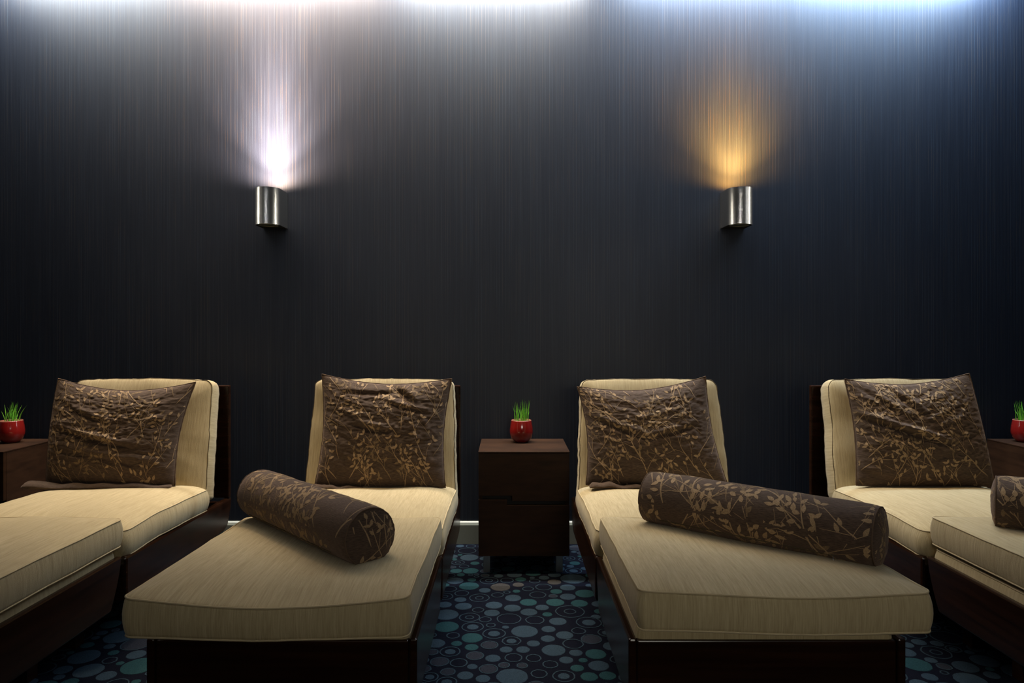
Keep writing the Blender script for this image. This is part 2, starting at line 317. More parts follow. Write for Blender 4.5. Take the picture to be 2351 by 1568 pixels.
# carpet: navy ground with tufted discs and rings standing 1.2 mm proud, one floor object
def build_floor():
    rnd = random.Random(5)
    circ = list(CIRCLES)
    def free(x, y, r):
        for a, b, c, k in circ:
            if (x - a) ** 2 + (y - b) ** 2 < (r + c + 0.003) ** 2: return False
        return True
    cells = {}
    G = 0.12
    def put(c):
        cells.setdefault((int(c[0] // G), int(c[1] // G)), []).append(c)
    for c in circ: put(c)
    def free2(x, y, r):
        i, j = int(x // G), int(y // G)
        for a in range(i - 1, i + 2):
            for b in range(j - 1, j + 2):
                for c in cells.get((a, b), ()):
                    if (x - c[0]) ** 2 + (y - c[1]) ** 2 < (r + c[2] + 0.003) ** 2: return False
        return True
    kinds = 'BBBBBTTTRRRRDDQFF'
    for rad, tries in ((0.052, 1500), (0.042, 6000), (0.034, 14000), (0.028, 22000), (0.021, 30000), (0.014, 26000)):
        for _ in range(tries):
            x = rnd.uniform(-3.0, 3.0); y = rnd.uniform(1.2, 3.57); r = rad * rnd.uniform(0.85, 1.1)
            if -0.21 < x < 0.36 and 2.16 < y < 3.0: continue
            if free2(x, y, r):
                k = rnd.choice(kinds)
                if r < 0.024 and k in 'DQ': k = 'B'
                c = (x, y, r, k); circ.append(c); put(c)
    V = [(-RX, -3.0, 0), (RX, -3.0, 0), (RX, WALL_Y, 0), (-RX, WALL_Y, 0)]
    F = [(0, 1, 2, 3)]; MI = [0]
    H = 0.0012
    def disc(x, y, r, mi):
        n = 26; b = len(V)
        rr = [r * (1 + rnd.uniform(-.022, .022)) for _ in range(n)]
        for k in range(n):
            a = 2 * math.pi * k / n; V.append((x + rr[k] * math.cos(a), y + rr[k] * math.sin(a), 0.0))
        for k in range(n):
            a = 2 * math.pi * k / n; V.append((x + (rr[k] - .001) * math.cos(a), y + (rr[k] - .001) * math.sin(a), H))
        F.append(tuple(range(b + n, b + 2 * n))); MI.append(mi)
        for k in range(n): F.append((b + k, b + (k + 1) % n, b + n + (k + 1) % n, b + n + k)); MI.append(mi)
    def ring(x, y, r, wd, mi):
        n = 34; b = len(V)
        for k in range(n):
            a = 2 * math.pi * k / n; j = rnd.uniform(-.0009, .0009)
            for q, z in ((r, 0), (r, H), (r - wd, H), (r - wd, 0)):
                V.append((x + (q + j) * math.cos(a), y + (q + j) * math.sin(a), z))
        for k in range(n):
            a, c = b + 4 * k, b + 4 * ((k + 1) % n)
            for q in range(3): F.append((a + q, c + q, c + q + 1, a + q + 1)); MI.append(mi)
    for x, y, r, k in circ:
        wd = 0.0046
        if k == 'B': disc(x, y, r, 1)
        elif k == 'T': disc(x, y, r, 2)
        elif k == 'G': disc(x, y, r, 4)
        elif k == 'F': disc(x, y, r - wd, 3); ring(x, y, r, wd, 5)
        elif k == 'R': ring(x, y, r, wd, 5)
        elif k == 'D': ring(x, y, r, wd, 5); disc(x, y, r * 0.52, 1)
        elif k == 'Q': ring(x, y, r, wd, 5); ring(x, y, max(r * 0.42, 0.013), wd, 5)
    me = bpy.data.meshes.new('floor'); me.from_pydata(V, [], F)
    for k in ('carpet', 'c_blue', 'c_teal', 'c_grey', 'c_taupe', 'c_ring'): me.materials.append(MAT[k])
    me.polygons.foreach_set('material_index', MI)
    o = bpy.data.objects.new('floor', me); COL.objects.link(o)
    tag(o, kind='structure')
build_floor()

# ------------------------------------------------------------------ cushions
def rrect(a, b, r, per_side=14, corner=5):
    """points of a rounded rectangle, counter-clockwise, evenly along the sides"""
    pts = []
    cs = [(a - r, b - r, 0), (-a + r, b - r, 90), (-a + r, -b + r, 180), (a - r, -b + r, 270)]
    for q in range(4):
        cx, cy, a0 = cs[q]
        for k in range(corner + 1):
            an = R(a0 + 90 * k / corner); pts.append((cx + r * math.cos(an), cy + r * math.sin(an)))
        nx, ny, n0 = cs[(q + 1) % 4]
        ex, ey = nx + r * math.cos(R(a0 + 90)), ny + r * math.sin(R(a0 + 90))
        sx, sy = pts[-1]
        for k in range(1, per_side): pts.append((sx + (ex - sx) * k / per_side, sy + (ey - sy) * k / per_side))
    return pts
def cushion(name, a, b, h, parent, loc, rot=(0, 0, 0), crown=0.02, under=0.006, r=0.03, bulge=0.006,
            deform=None, seed=0, wrinkle=0.0018, mat='beige', pipe='piping', pr=0.0026, soft=0.0, gus=0.0):
    base = rrect(a, b, r, 22, 6); n = len(base)
    def df(p, up):
        x, y, z = p
        if deform: x, y, z = deform(x, y, z)
        q = Vector((x * 7 + seed * 3.1, y * 7, z * 3 + seed))
        d = noise.noise(q) * wrinkle * 2 + noise.noise(q * 3.1) * wrinkle * 0.6
        if up: z += d
        else:
            # small pulls along the gusset
            g = noise.noise(Vector((x * 40, y * 55, z * 5 + seed))) * gus
            l = math.hypot(x, y) or 1; x += x / l * (d + g); y += y / l * (d + g)
        return (x, y, z)
    prof = []                     # (scale inset metres or k, z, up)
    K = [0.04, 0.2, 0.4, 0.58, 0.72, 0.82, 0.89, 0.94, 0.97, 0.988]
    for k in K: prof.append((k, -h / 2 - under * (1 - k ** 4) ** .8, 0, True))
    S = 9
    for i in range(S + 1):
        s = i / S; z = -h / 2 + h * s; prof.append((1.0, z, bulge * (1 - (2 * s - 1) ** 2) - soft * (max(0, s - .6) / .4) ** 2, False))
    for k in K[::-1]: prof.append((k, h / 2 + crown * (1 - k ** (5 if soft == 0 else 7)) ** .75, -soft if k > .9 else -soft * .6, True))
    V, F = [], []
    for k, z, off, up in prof:
        for (x, y) in base:
            l = max(abs(x) / a, abs(y) / b)
            ox = off * (x / a); oy = off * (y / b)
            V.append(df((x * k + ox, y * k + oy, z), up))
    for i in range(len(prof) - 1):
        for j in range(n):
            F.append((i * n + j, i * n + (j + 1) % n, (i + 1) * n + (j + 1) % n, (i + 1) * n + j))
    F.append(tuple(range(n))[::-1]); F.append(tuple((len(prof) - 1) * n + j for j in range(n)))
    o = obj(name, (V, [], F), MAT[mat], parent, True, loc, rot)
    top = len(K) + S; bot = len(K)
    bmt = tube_bm([V[top * n + j] for j in range(n)], pr, True)
    tube_bm([V[bot * n + j] for j in range(n)], pr, True, bm=bmt)
    obj('piping', bmt, MAT[pipe], o, True)
    return o

# ------------------------------------------------------------------ lounger
def side_panel(foot):
    if foot:   # rear lower end swept forward
        pts = [(1.667, 0.362), (2.287, 0.362)]
        for k in range(1, 7):
            s = k / 6; pts.append((2.287 - 0.010 * math.sin(s * 1.4) - 0.052 * s ** 1.7, 0.362 - 0.162 * s))
        pts += [(1.685, 0.200), (1.667, 0.225)]
    else:
        pts = [(2.312, 0.352), (3.195, 0.343)]
        for k in range(1, 7):
            s = k / 6; pts.append((3.195 - 0.045 * s ** 1.6, 0.343 - 0.123 * s))
        pts += [(3.10, 0.200), (2.312, 0.200)]
    return pts
def lounger(x, label, tl=0.0, foot_dx=0.0, foot_dz=0.0, seed=0, foot_rz=0.0, Wd=0.66, top_w=0.61, back_dx=0.0, board=None, foot_rx=0.0, foot_under=0.012):
    root = empty('chaise_lounge', (x, 0, 0)); tag(root, label, 'lounger', 'cream cushioned loungers along the wall')
    H = Wd / 2 + 0.005
    def mv(o): return o
    for sgn in (-1, 1):
        for ft in (True, False):
            x0, x1 = sorted((sgn * H, sgn * (H - (0.020 if ft else 0.030))))
            obj('side_panel', prism_bm(side_panel(ft), x0, x1), MAT['wood'], root, bevel=0.005 if ft else 0.009)
    obj('front_panel', box_bm(-H + 0.022, H - 0.022, 1.672, 1.694, 0.20, 0.356), MAT['wood'], root, bevel=0.003)
    obj('cross_panel', box_bm(-H + 0.022, H - 0.022, 2.316, 2.334, 0.20, 0.33), MAT['wood'], root, bevel=0.002)
    obj('headboard', box_bm(-(board or H), board or H, 3.160, 3.185, 0.344, 0.866), MAT['wood'], root, bevel=0.005)
    obj('rear_panel', box_bm(-H + 0.022, H - 0.022, 3.12, 3.142, 0.20, 0.335), MAT['wood'], root, bevel=0.002)
    d = cushion('foot_deck', H - 0.026, 0.30, 0.07, root, (0, 1.985, 0.352), crown=0.004, under=0, r=0.02, seed=seed + 9, wrinkle=.0005)
    cushion('seat_deck', H - 0.026, 0.335, 0.05, root, (0, 2.66, 0.318), crown=0.002, under=0, r=0.02, seed=seed + 5, wrinkle=.0004)
    for lx in (-1, 1):
        for ly in (1.98, 2.18, 2.42, 2.95):
            obj('leg', box_bm(lx * (H - 0.25) - 0.025, lx * (H - 0.25) + 0.025, ly - 0.025, ly + 0.025, 0.0, 0.3), MAT['wood'], root, bevel=0.002)
    a = Wd / 2
    def dseat(px, py, pz):           # dips towards the back cushion, front corners lower
        s = (py + 0.34) / 0.68
        pz += -0.016 * s ** 2
        e = max(0, 1 - s * 3.0)
        pz += -0.012 * e * (abs(px) / a) ** 3
        return px, py, pz
    cushion('seat_cushion', a, 0.335, 0.088, root, (0, 2.64, 0.402), crown=0.036, under=0.01, r=0.045, bulge=0.010, deform=dseat, seed=seed, gus=.002)
    def dfoot(px, py, pz):
        s = (py + 0.37) / 0.74                      # 0 front .. 1 rear
        pz += (-0.016 if foot_rx > -.03 else -0.006) * max(0, min(1, (pz + .044) / .088)) * math.exp(-(s / 0.10) ** 2) * (1 - (px / a) ** 2)
        pz += 0.004 * math.sin(px * 9 + seed)
        return px, py, pz
    cushion('foot_cushion', a, 0.37, 0.088, root, (foot_dx, 1.928, 0.442 + foot_dz), rot=(foot_rx, 0, foot_rz), crown=0.015, under=foot_under, r=0.022, bulge=0.006, deform=dfoot, seed=seed + 2, gus=.0015)
    # back cushion: built flat, stood up and leaned against the headboard
    bh = 0.265
    def dback(px, py, pz):
        s = (py + bh) / (2 * bh)
        px *= 1 - (1 - top_w / 0.655) * s
        if s > .9 and pz < 0.06: py += 0.006 * math.cos(px * 6)
        return px, py, pz
    cushion('back_cushion', 0.328, bh, 0.078, root, (back_dx, 3.030, 0.632), rot=(R(76.5), 0, 0), crown=0.022, under=0.006, r=0.032, bulge=0.006, deform=dback, seed=seed + 4, pipe='seam', pr=0.0016, gus=.0042, wrinkle=.0022)
    return root
lounger(-1.630, 'cream lounger at the far left of the row, with no bolster on it', seed=1)
lounger(-0.555, 'cream lounger just left of the central nightstand, a bolster lying diagonally on its foot end', seed=11, Wd=0.652, foot_rx=-0.022, foot_dz=0.006)
lounger(0.632, 'cream lounger right of the central nightstand, its long bolster reaching the right edge', seed=23, Wd=0.668, foot_dx=0.006, foot_rx=-0.042, foot_dz=0.012, foot_under=0.026, foot_rz=-0.012, top_w=0.60, back_dx=-0.004, board=0.302)
lounger(1.735, 'cream lounger at the far right of the row, partly cut off by the frame', seed=37, foot_dx=0.012, foot_dz=0.004)

# ------------------------------------------------------------------ leaf and branch pattern
def leaf_polys(p, ang, L, W, out):
    n = 5; dx, dy = math.cos(ang), math.sin(ang); prev = None
    for i in range(n + 1):
        t = i / n; wd = W * math.sin(math.pi * min(1, t * 0.97 + .015) ** 0.8) + 0.0003
        cx, cy = p[0] + dx * L * t, p[1] + dy * L * t
        cur = ((cx - dy * wd, cy + dx * wd), (cx, cy), (cx + dy * wd, cy - dx * wd))
        if prev: out.append((prev[0], prev[1], cur[1], cur[0])); out.append((prev[1], prev[2], cur[2], cur[1]))
        prev = cur
OCC = []
def leaf(p, ang, L, W, out, S):
    c = (p[0] + math.cos(ang) * L * .5, p[1] + math.sin(ang) * L * .5)
    for q in OCC:
        if abs(q[0] - c[0]) < .0115 * S and abs(q[1] - c[1]) < .0115 * S: return
    OCC.append(c); leaf_polys(p, ang, L, W, out)
def branch(rnd, p, ang, length, wd, depth, out, S):
    step = 0.009 * S; n = max(3, int(length / step)); x, y = p; a = ang; prev = None
    curve = rnd.uniform(-.03, .03); nextside = rnd.randint(3, 6); sd = rnd.choice((-1, 1))
    for i in range(n + 1):
        t = i / n; w_ = wd * (1 - 0.62 * t) * min(1, .25 + .3 * i) * (1 + rnd.uniform(-.12, .12))
        cur = ((x - math.sin(a) * w_, y + math.cos(a) * w_), (x + math.sin(a) * w_, y - math.cos(a) * w_))
        if prev: out.append((prev[0], prev[1], cur[1], cur[0]))
        prev = cur
        if i == nextside and i < n:
            sd = -sd
            if depth > 0 and rnd.random() < .62:
                branch(rnd, (x, y), a + sd * rnd.uniform(.38, .7), length * rnd.uniform(.35, .6), max(wd * .62, .0009 * S), depth - 1, out, S)
            else:
                leaf((x, y), a + sd * rnd.uniform(.5, 1.0), rnd.uniform(.017, .026) * S, rnd.uniform(.0038, .0054) * S, out, S)
            nextside = i + (rnd.randint(2, 4) if depth == 0 else rnd.randint(3, 5))
        a += curve + rnd.gauss(0, .06); x += math.cos(a) * step; y += math.sin(a) * step
    for k in (-1, 0, 1):
        if k == 0 or rnd.random() < .75:
            leaf((x + k * .001, y), a + k * rnd.uniform(.7, 1.1), rnd.uniform(.016, .026) * S, rnd.uniform(.0040, .0056) * S, out, S)
    if rnd.random() < .35:
        for k in (-2.1, 2.3): leaf((x, y), a + k, .016 * S, .004 * S, out, S)
def pattern(seed, w_, h_, S=1.0, dens=1.0):
    rnd = random.Random(seed); out = []; OCC.clear()
    cell = 0.105 * S / math.sqrt(dens); nx = int(w_ / cell) + 1; ny = int(h_ / cell) + 1
    for i in range(nx):
        for j in range(ny):
            x = (i + .5 + rnd.uniform(-.35, .35)) * cell - .02; y = (j + .1 + rnd.uniform(-.35, .35)) * cell - .03
            an = math.pi * rnd.choice((.60, .68, .76, .64, .30)) + rnd.gauss(0, .12)
            k = len(out); faint = rnd.random() < .3
            branch(rnd, (x, y), an, rnd.uniform(.11, .19) * S, rnd.uniform(.0014, .0025) * S, 2, out, S)
            if faint:
                for q in range(k, len(out)): out[q] = out[q] + (None,)
    return out

def surf_mesh(name, grid, pat, size, lift=0.0010, wrap=False):
    """grid: (nv,nu,3) array of a surface; pat: polygons in metres over size=(w,h); returns verts, faces, mats, uvs"""
    nv, nu, _ = grid.shape
    du = np.gradient(grid, axis=1); dv = np.gradient(grid, axis=0)
    nn = np.cross(du, dv); nn /= (np.linalg.norm(nn, axis=2, keepdims=True) + 1e-12)
    V = [tuple(p) for p in grid.reshape(-1, 3)]
    UV = [(i / (nu - 1) * size[0], j / (nv - 1) * size[1]) for j in range(nv) for i in range(nu)]
    F = [(j * nu + i, j * nu + i + 1, (j + 1) * nu + i + 1, (j + 1) * nu + i) for j in range(nv - 1) for i in range(nu - 1)]
    M = [0] * len(F)
    def samp(u, v, hf):
        fu = u * (nu - 1); fv = v * (nv - 1); i = min(int(fu), nu - 2); j = min(int(fv), nv - 2); a = fu - i; b = fv - j
        g = grid[j, i] * (1 - a) * (1 - b) + grid[j, i + 1] * a * (1 - b) + grid[j + 1, i] * (1 - a) * b + grid[j + 1, i + 1] * a * b
        q = nn[j, i] * (1 - a) * (1 - b) + nn[j, i + 1] * a * (1 - b) + nn[j + 1, i] * (1 - a) * b + nn[j + 1, i + 1] * a * b
        return g + q * lift * hf
    cache = {}
    for k, poly in enumerate(pat):
        mi = 2 if len(poly) == 5 else 1; poly = poly[:4]; hf = .6 if mi == 2 else 1.0
        q = [(x / size[0], y / size[1]) for x, y in poly]
        if wrap:
            m0 = math.floor(min(v for u, v in q)); q = [(u, v - m0) for u, v in q]
        if any(u < .004 or u > .996 or v < .004 or v > .996 for u, v in q): continue
        ids = []
        for (u, v) in q:
            key = (round(u, 6), round(v, 6), mi)
            if key not in cache:
                cache[key] = len(V); V.append(tuple(samp(u, v, hf))); UV.append((u * size[0], v * size[1]))
            ids.append(cache[key])
        if len(set(ids)) < 3: continue
        F.append(tuple(dict.fromkeys(ids))); M.append(mi)
    return V, F, M, UV
def finish(name, V, F, M, UV, mats, parent=None, smooth=True):
    me = bpy.data.meshes.new(name); me.from_pydata(V, [], F)
    for m in mats: me.materials.append(m)
    me.polygons.foreach_set('material_index', M)
    ul = me.uv_layers.new(name='uv'); li = np.empty(len(me.loops), dtype=np.int32); me.loops.foreach_get('vertex_index', li)
    ul.data.foreach_set('uv', np.array(UV, dtype=np.float32)[li].ravel())
    o = bpy.data.objects.new(name, me); COL.objects.link(o)
    if smooth: me.shade_smooth()
    if parent: o.parent = parent
    return o

# ------------------------------------------------------------------ throw pillows
def pillow(corners, label, seed, T=0.062, sag=0.030, folds=(), flap=None, ear=1.0, bow=(0.02, 0.012, 0.02, 0.0)):
    """corners: BL, BR, TR, TL world points of the pillow's mid plane"""
    BL, BR, TR, TL = [np.array(c, float) for c in corners]
    org = (BL + BR) / 2
    N = 110
    u = np.linspace(-1, 1, N); U, Vv = np.meshgrid(u, u)
    a = (U + 1) / 2; b = (Vv + 1) / 2
    P = (BL[None, None] * ((1 - a) * (1 - b))[..., None] + BR[None, None] * (a * (1 - b))[..., None]
         + TR[None, None] * (a * b)[..., None] + TL[None, None] * ((1 - a) * b)[..., None])
    ex = (BR + TR - BL - TL); ex /= np.linalg.norm(ex); ey = (TL + TR - BL - BR); ey /= np.linalg.norm(ey)
    n = np.cross(ex, ey); n /= np.linalg.norm(n)
    if n[1] > 0: n = -n                                     # towards the room
    def vp(f): return np.sign(f) * np.abs(f)
    top, rt, bt, lf = bow[0], bow[1], bow[3], bow[2]
    cu = (1 - np.abs(U) ** 1.8); cv = (1 - np.abs(Vv) ** 1.8)
    P = P - ey * (top * cu * b ** 2)[..., None] + ey * (bt * cu * (1 - b) ** 2)[..., None]
    P = P - ex * (rt * cv * a ** 2)[..., None] + ex * (lf * cv * (1 - a) ** 2)[..., None]
    th = T * np.clip(1 - np.abs(U) ** 2.6, 0, 1) ** .62 * np.clip(1 - np.abs(Vv) ** 2.6, 0, 1) ** .62
    th = th * (1.0 + 0.18 * (-Vv))                           # filling settles low
    W = np.zeros_like(U); env = np.clip(1 - np.abs(U) ** 6, 0, 1) * np.clip(1 - np.abs(Vv) ** 6, 0, 1)
    for j in range(N):
        for i in range(N):
            x, y = U[j, i], Vv[j, i]
            w_ = noise.noise(Vector((x * 2.2 + seed, y * 7.5 + 1.5 * math.sin(x * 2 + seed), seed))) * .0042
            w_ += abs(noise.noise(Vector((x * 4 + seed * 2, y * 13 + x * 3, seed)))) * -.0048
            w_ += noise.noise(Vector((x * 14, y * 30, seed * 2))) * .0036
            e = max(abs(x), abs(y)); w_ += noise.noise(Vector((x * 17, y * 17, seed))) * .004 * e ** 4
            for (x0, y0, x1, y1, wd, dp) in folds:          # valley with a ridge beside it
                dx, dy = x1 - x0, y1 - y0; L2 = dx * dx + dy * dy
                t = ((x - x0) * dx + (y - y0) * dy) / L2
                if -.1 < t < 1.1:
                    d = ((x - x0) * -dy + (y - y0) * dx) / math.sqrt(L2)
                    fade = max(0, math.sin(math.pi * min(1, max(0, (t + .1) / 1.2)))) ** .6
                    w_ += -dp * math.exp(-(d / wd) ** 2) * fade + dp * .8 * math.exp(-((d - wd * 1.9) / wd) ** 2) * fade
            W[j, i] = w_ * env[j, i]
    front = P + n * (th + W)[..., None] - org
    back = P - n * (th * .62)[..., None] - org
    # side length for the print
    size = (np.linalg.norm(BR - BL) * .5 + np.linalg.norm(TR - TL) * .5, np.linalg.norm(TL - BL) * .5 + np.linalg.norm(TR - BR) * .5)
    pat = pattern(seed * 7 + 3, size[0], size[1], 1.0, 2.1)
    # orient so the computed normal points to the room
    g = front
    V, F, M, UV = surf_mesh('p', g, pat, size, lift=0.0011)
    nv = len(V); idx = lambda j, i: j * N + i
    bid = {}
    for j in range(N):
        for i in range(N):
            if i in (0, N - 1) or j in (0, N - 1): bid[(j, i)] = idx(j, i)
            else: bid[(j, i)] = len(V); V.append(tuple(back[j, i])); UV.append((a[j, i] * size[0], b[j, i] * size[1]))
    for j in range(N - 1):
        for i in range(N - 1):
            F.append((bid[(j, i)], bid[(j + 1, i)], bid[(j + 1, i + 1)], bid[(j, i + 1)])); M.append(0)
    root = empty('throw_pillow', tuple(org)); tag(root, label, 'pillow', 'brown leaf-patterned throw pillows on the loungers')
    o = finish('cover', V, F, M, UV, [MAT['brown'], MAT['motif'], MAT['motif2']], root)
    ring = [idx(0, i) for i in range(0, N - 1, 2)] + [idx(j, N - 1) for j in range(0, N - 1, 2)] + [idx(N - 1, i) for i in range(N - 1, 0, -2)] + [idx(j, 0) for j in range(N - 1, 0, -2)]
    pts = []
    for k in ring:
        p = Vector(V[k]); q = noise.noise(p * 60 + Vector((seed, 0, 0))) * .0018
        pts.append((p.x + q, p.y, p.z + q * .6))
    obj('seam', tube_bm(pts, 0.0024, True), MAT['brown_pipe'], root, True)
    if flap:                                                # slack of the cover flattened on the seat
        x0, x1, y, z, wy, hz = flap
        nu, nw = 60, 14; grid = np.zeros((nw, nu, 3))
        for j in range(nw):
            for i in range(nu):
                s = i / (nu - 1); ph = math.pi * 2 * j / (nw - 1)
                taper = min(1, s * 14 + .5) * (1 - .55 * s)
                hh = hz * (1 + .6 * noise.noise(Vector((s * 6, seed, 0)))) * taper
                grid[j, i] = (x0 + (x1 - x0) * s - org[0], y - math.cos(ph) * wy * taper + .012 * math.sin(s * 5 + seed) - org[1],
                              z + hh + math.sin(ph) * hh + .002 * noise.noise(Vector((s * 14, ph, seed))) - org[2])
        grid = grid[::-1]
        sz = (x1 - x0, wy * 4)
        Vf, Ff, Mf, Uf = surf_mesh('f', grid, pattern(seed + 90, sz[0], sz[1], .8, 2.5), sz, lift=0.0008)
        Ff.append(tuple(j * nu for j in range(nw - 1))); Mf.append(0); Ff.append(tuple(j * nu + nu - 1 for j in range(nw - 1))[::-1]); Mf.append(0)
        finish('cover_fold', Vf, Ff, Mf, Uf, [MAT['brown'], MAT['motif'], MAT['motif2']], root)
    return root
def P(px, py, Y): return ((px - 1168) * Y / 1567, Y, 1.11 - (py - 764) * Y / 1567)
YB, YT = 2.850, 2.945
pillow([P(106, 1110, YB), P(402, 1116, YB), P(450, 877, YT), P(134, 869, YT)],
       'brown leafy pillow on the far-left lounger, with slack cover folded flat beneath it', 3,
       flap=(-2.00, -1.40, 2.812, 0.467, 0.034, 0.016), bow=(0.045, 0.025, -0.01, -0.010),
       folds=((-.85, .02, .35, -.28, .05, .010), (-.9, -.35, .7, -.62, .05, .006), (-.7, .45, -.1, .2, .05, .006)))
pillow([P(722, 1116, YB), P(1023, 1119, YB), P(1038, 869, YT), P(739, 859, YT)],
       'brown leafy pillow left of the central nightstand, pinched in its top edge', 8,
       flap=(-0.835, -0.60, 2.815, 0.468, 0.022, 0.009), bow=(0.034, 0.022, 0.022, -0.008),
       folds=((.10, .98, .42, .58, .06, .016), (-.6, .72, .25, .80, .05, .008), (-.5, .1, .1, .0, .05, .008), (.1, .55, .7, .35, .04, .007)))
pillow([P(1345, 1113, YB), P(1672, 1117, YB), P(1620, 864, YT), P(1325, 887, YT)],
       'brown leafy pillow right of the central nightstand, its upper right corner raised', 14,
       flap=(0.335, 0.66, 2.812, 0.468, 0.028, 0.012), bow=(0.038, 0.020, 0.025, -0.008),
       folds=((-.95, .35, -.2, -.05, .05, .007), (-.1, -.1, .7, .1, .05, .007)))
pillow([P(1965, 1114, YB), P(2284, 1115, YB), P(2225, 857, YT), P(1938, 870, YT)],
       'brown leafy pillow on the far-right lounger, deep diagonal crease on its left side', 21,
       bow=(0.036, -0.005, 0.018, -0.008),
       folds=((-1.0, .28, .25, -.22, .05, .016), (-.8, .85, -.3, .3, .05, .007), (-.45, .95, .0, .35, .05, .008), (-.95, -.75, -.4, -.95, .05, .008)))

# ------------------------------------------------------------------ bolsters
def bolster(c, ang, label, seed, r=0.080, L=0.66, zip_pull=False, rot=0.0, squash=1.0):
    root = empty('bolster', c, ang); tag(root, label, 'bolster', 'brown leaf-patterned bolsters lying on the loungers')
    nu, nv = 90, 72
    grid = np.zeros((nv, nu, 3))
    for j in range(nv):
        for i in range(nu):
            s = i / (nu - 1) * 2 - 1; ph = 2 * math.pi * j / (nv - 1) + rot
            e = (abs(s) ** 26); rr = r * (1 - .055 * e) + .0016 * noise.noise(Vector((s * 4, math.cos(ph) * 2, math.sin(ph) * 2 + seed)))
            if abs(s) > .9: rr += .0022 * noise.noise(Vector((s, math.cos(ph) * 8, math.sin(ph) * 8 + seed))) * (abs(s) - .9) * 10
            y = -math.cos(ph) * rr; z = math.sin(ph) * rr
            if z < -r * .93: z = -r * .93 + (z + r * .93) * .2
            grid[j, i] = (s * L / 2, y, z + r * .945)
    size = (L, 2 * math.pi * r)
    V, F, M, UV = surf_mesh('b', grid, pattern(seed, size[0], size[1], 1.3, 2.5), size, lift=0.0007, wrap=True)
    o = finish('cover', V, F, M, UV, [MAT['brown'], MAT['motif'], MAT['motif2']], root)
    for sgn in (-1, 1):
        col = 0 if sgn < 0 else nu - 1; ringp = grid[:-1, col]; cz = r * .945
        Vc, Fc, Mc, Uc = [], [], [], []
        ks = [1.0, .97, .9, .75, .5, .25, .02]; n = len(ringp)
        def cap(yy, zz, lift=0):
            rho = min(1, math.hypot(yy, zz) / (r * .945)); bul = .014 * (1 - rho ** 3)
            wr = .0022 * noise.noise(Vector((yy * 40, zz * 40, seed + sgn)))
            return (sgn * (L / 2 + bul + wr * (1 - rho ** 8) + lift), yy, cz + zz)
        for k in ks:
            for p in ringp:
                Vc.append(cap(p[1] * k, (p[2] - cz) * k)); Uc.append((p[1] * k + .1, (p[2] - cz) * k + .1))
        for q in range(len(ks) - 1):
            for j in range(n):
                f = (q * n + j, q * n + (j + 1) % n, (q + 1) * n + (j + 1) % n, (q + 1) * n + j)
                Fc.append(f if sgn < 0 else f[::-1]); Mc.append(0)
        f = tuple((len(ks) - 1) * n + j for j in range(n)); Fc.append(f if sgn < 0 else f[::-1]); Mc.append(0)
        for poly in pattern(seed + 40 + sgn, 2 * r, 2 * r, 1.0, 3.0):
            pp = [(x - r, y - r) for x, y in poly[:4]]
            if any(math.hypot(*q) > r * .90 for q in pp): continue
            b = len(Vc)
            for q in pp: Vc.append(cap(q[0], q[1], .0009)); Uc.append((q[0] + .1, q[1] + .1))
            Fc.append(tuple(range(b, b + 4))); Mc.append(1)
        finish('end_cap', Vc, Fc, Mc, Uc, [MAT['brown'], MAT['motif'], MAT['motif2']], root)
        obj('welt', tube_bm([tuple(p) for p in ringp], 0.0022, True), MAT['brown_pipe'], root, True)
    # zip seam low on the side facing the room
    ph = R(-38); yy, zz = -math.cos(ph) * (r + .0008), math.sin(ph) * (r + .0008) + r * .945
    obj('zip', tube_bm([(-L * .40 + L * .76 * k / 20, yy, zz) for k in range(21)], 0.0016), MAT['seam'], root, True)
    if zip_pull:
        tag(obj('zip_pull', tube_bm([(L * .36, yy - .003, zz), (L * .362, yy - .008, zz - .012), (L * .364, yy - .007, zz - .026)], 0.0012), MAT['thread'], root, True), 'small metal zip pull')
    return root
SEAT_Z = 0.492
def bolster_at(x0, y0, x1, y1, label, seed, dz=0.0, **k):
    cx, cy = (x0 + x1) / 2, (y0 + y1) / 2
    ang = math.atan2(y1 - y0, x1 - x0)
    return bolster((cx, cy, SEAT_Z + dz), ang, label, seed, L=math.hypot(x1 - x0, y1 - y0), **k)
bolster_at(-0.838, 2.295, -0.365, 1.80, 'brown leafy bolster on the lounger left of the nightstand, its dark round end in view', 51, r=0.079, dz=0.006)
bolster_at(0.462, 2.215, 0.962, 1.77, 'long brown leafy bolster with zip pull on the lounger right of the central nightstand', 64, r=0.082, dz=0.010, zip_pull=True)
bolster_at(1.556, 2.18, 2.075, 1.80, 'brown leafy bolster on the far-right lounger, cut off by the frame edge', 77, r=0.084)

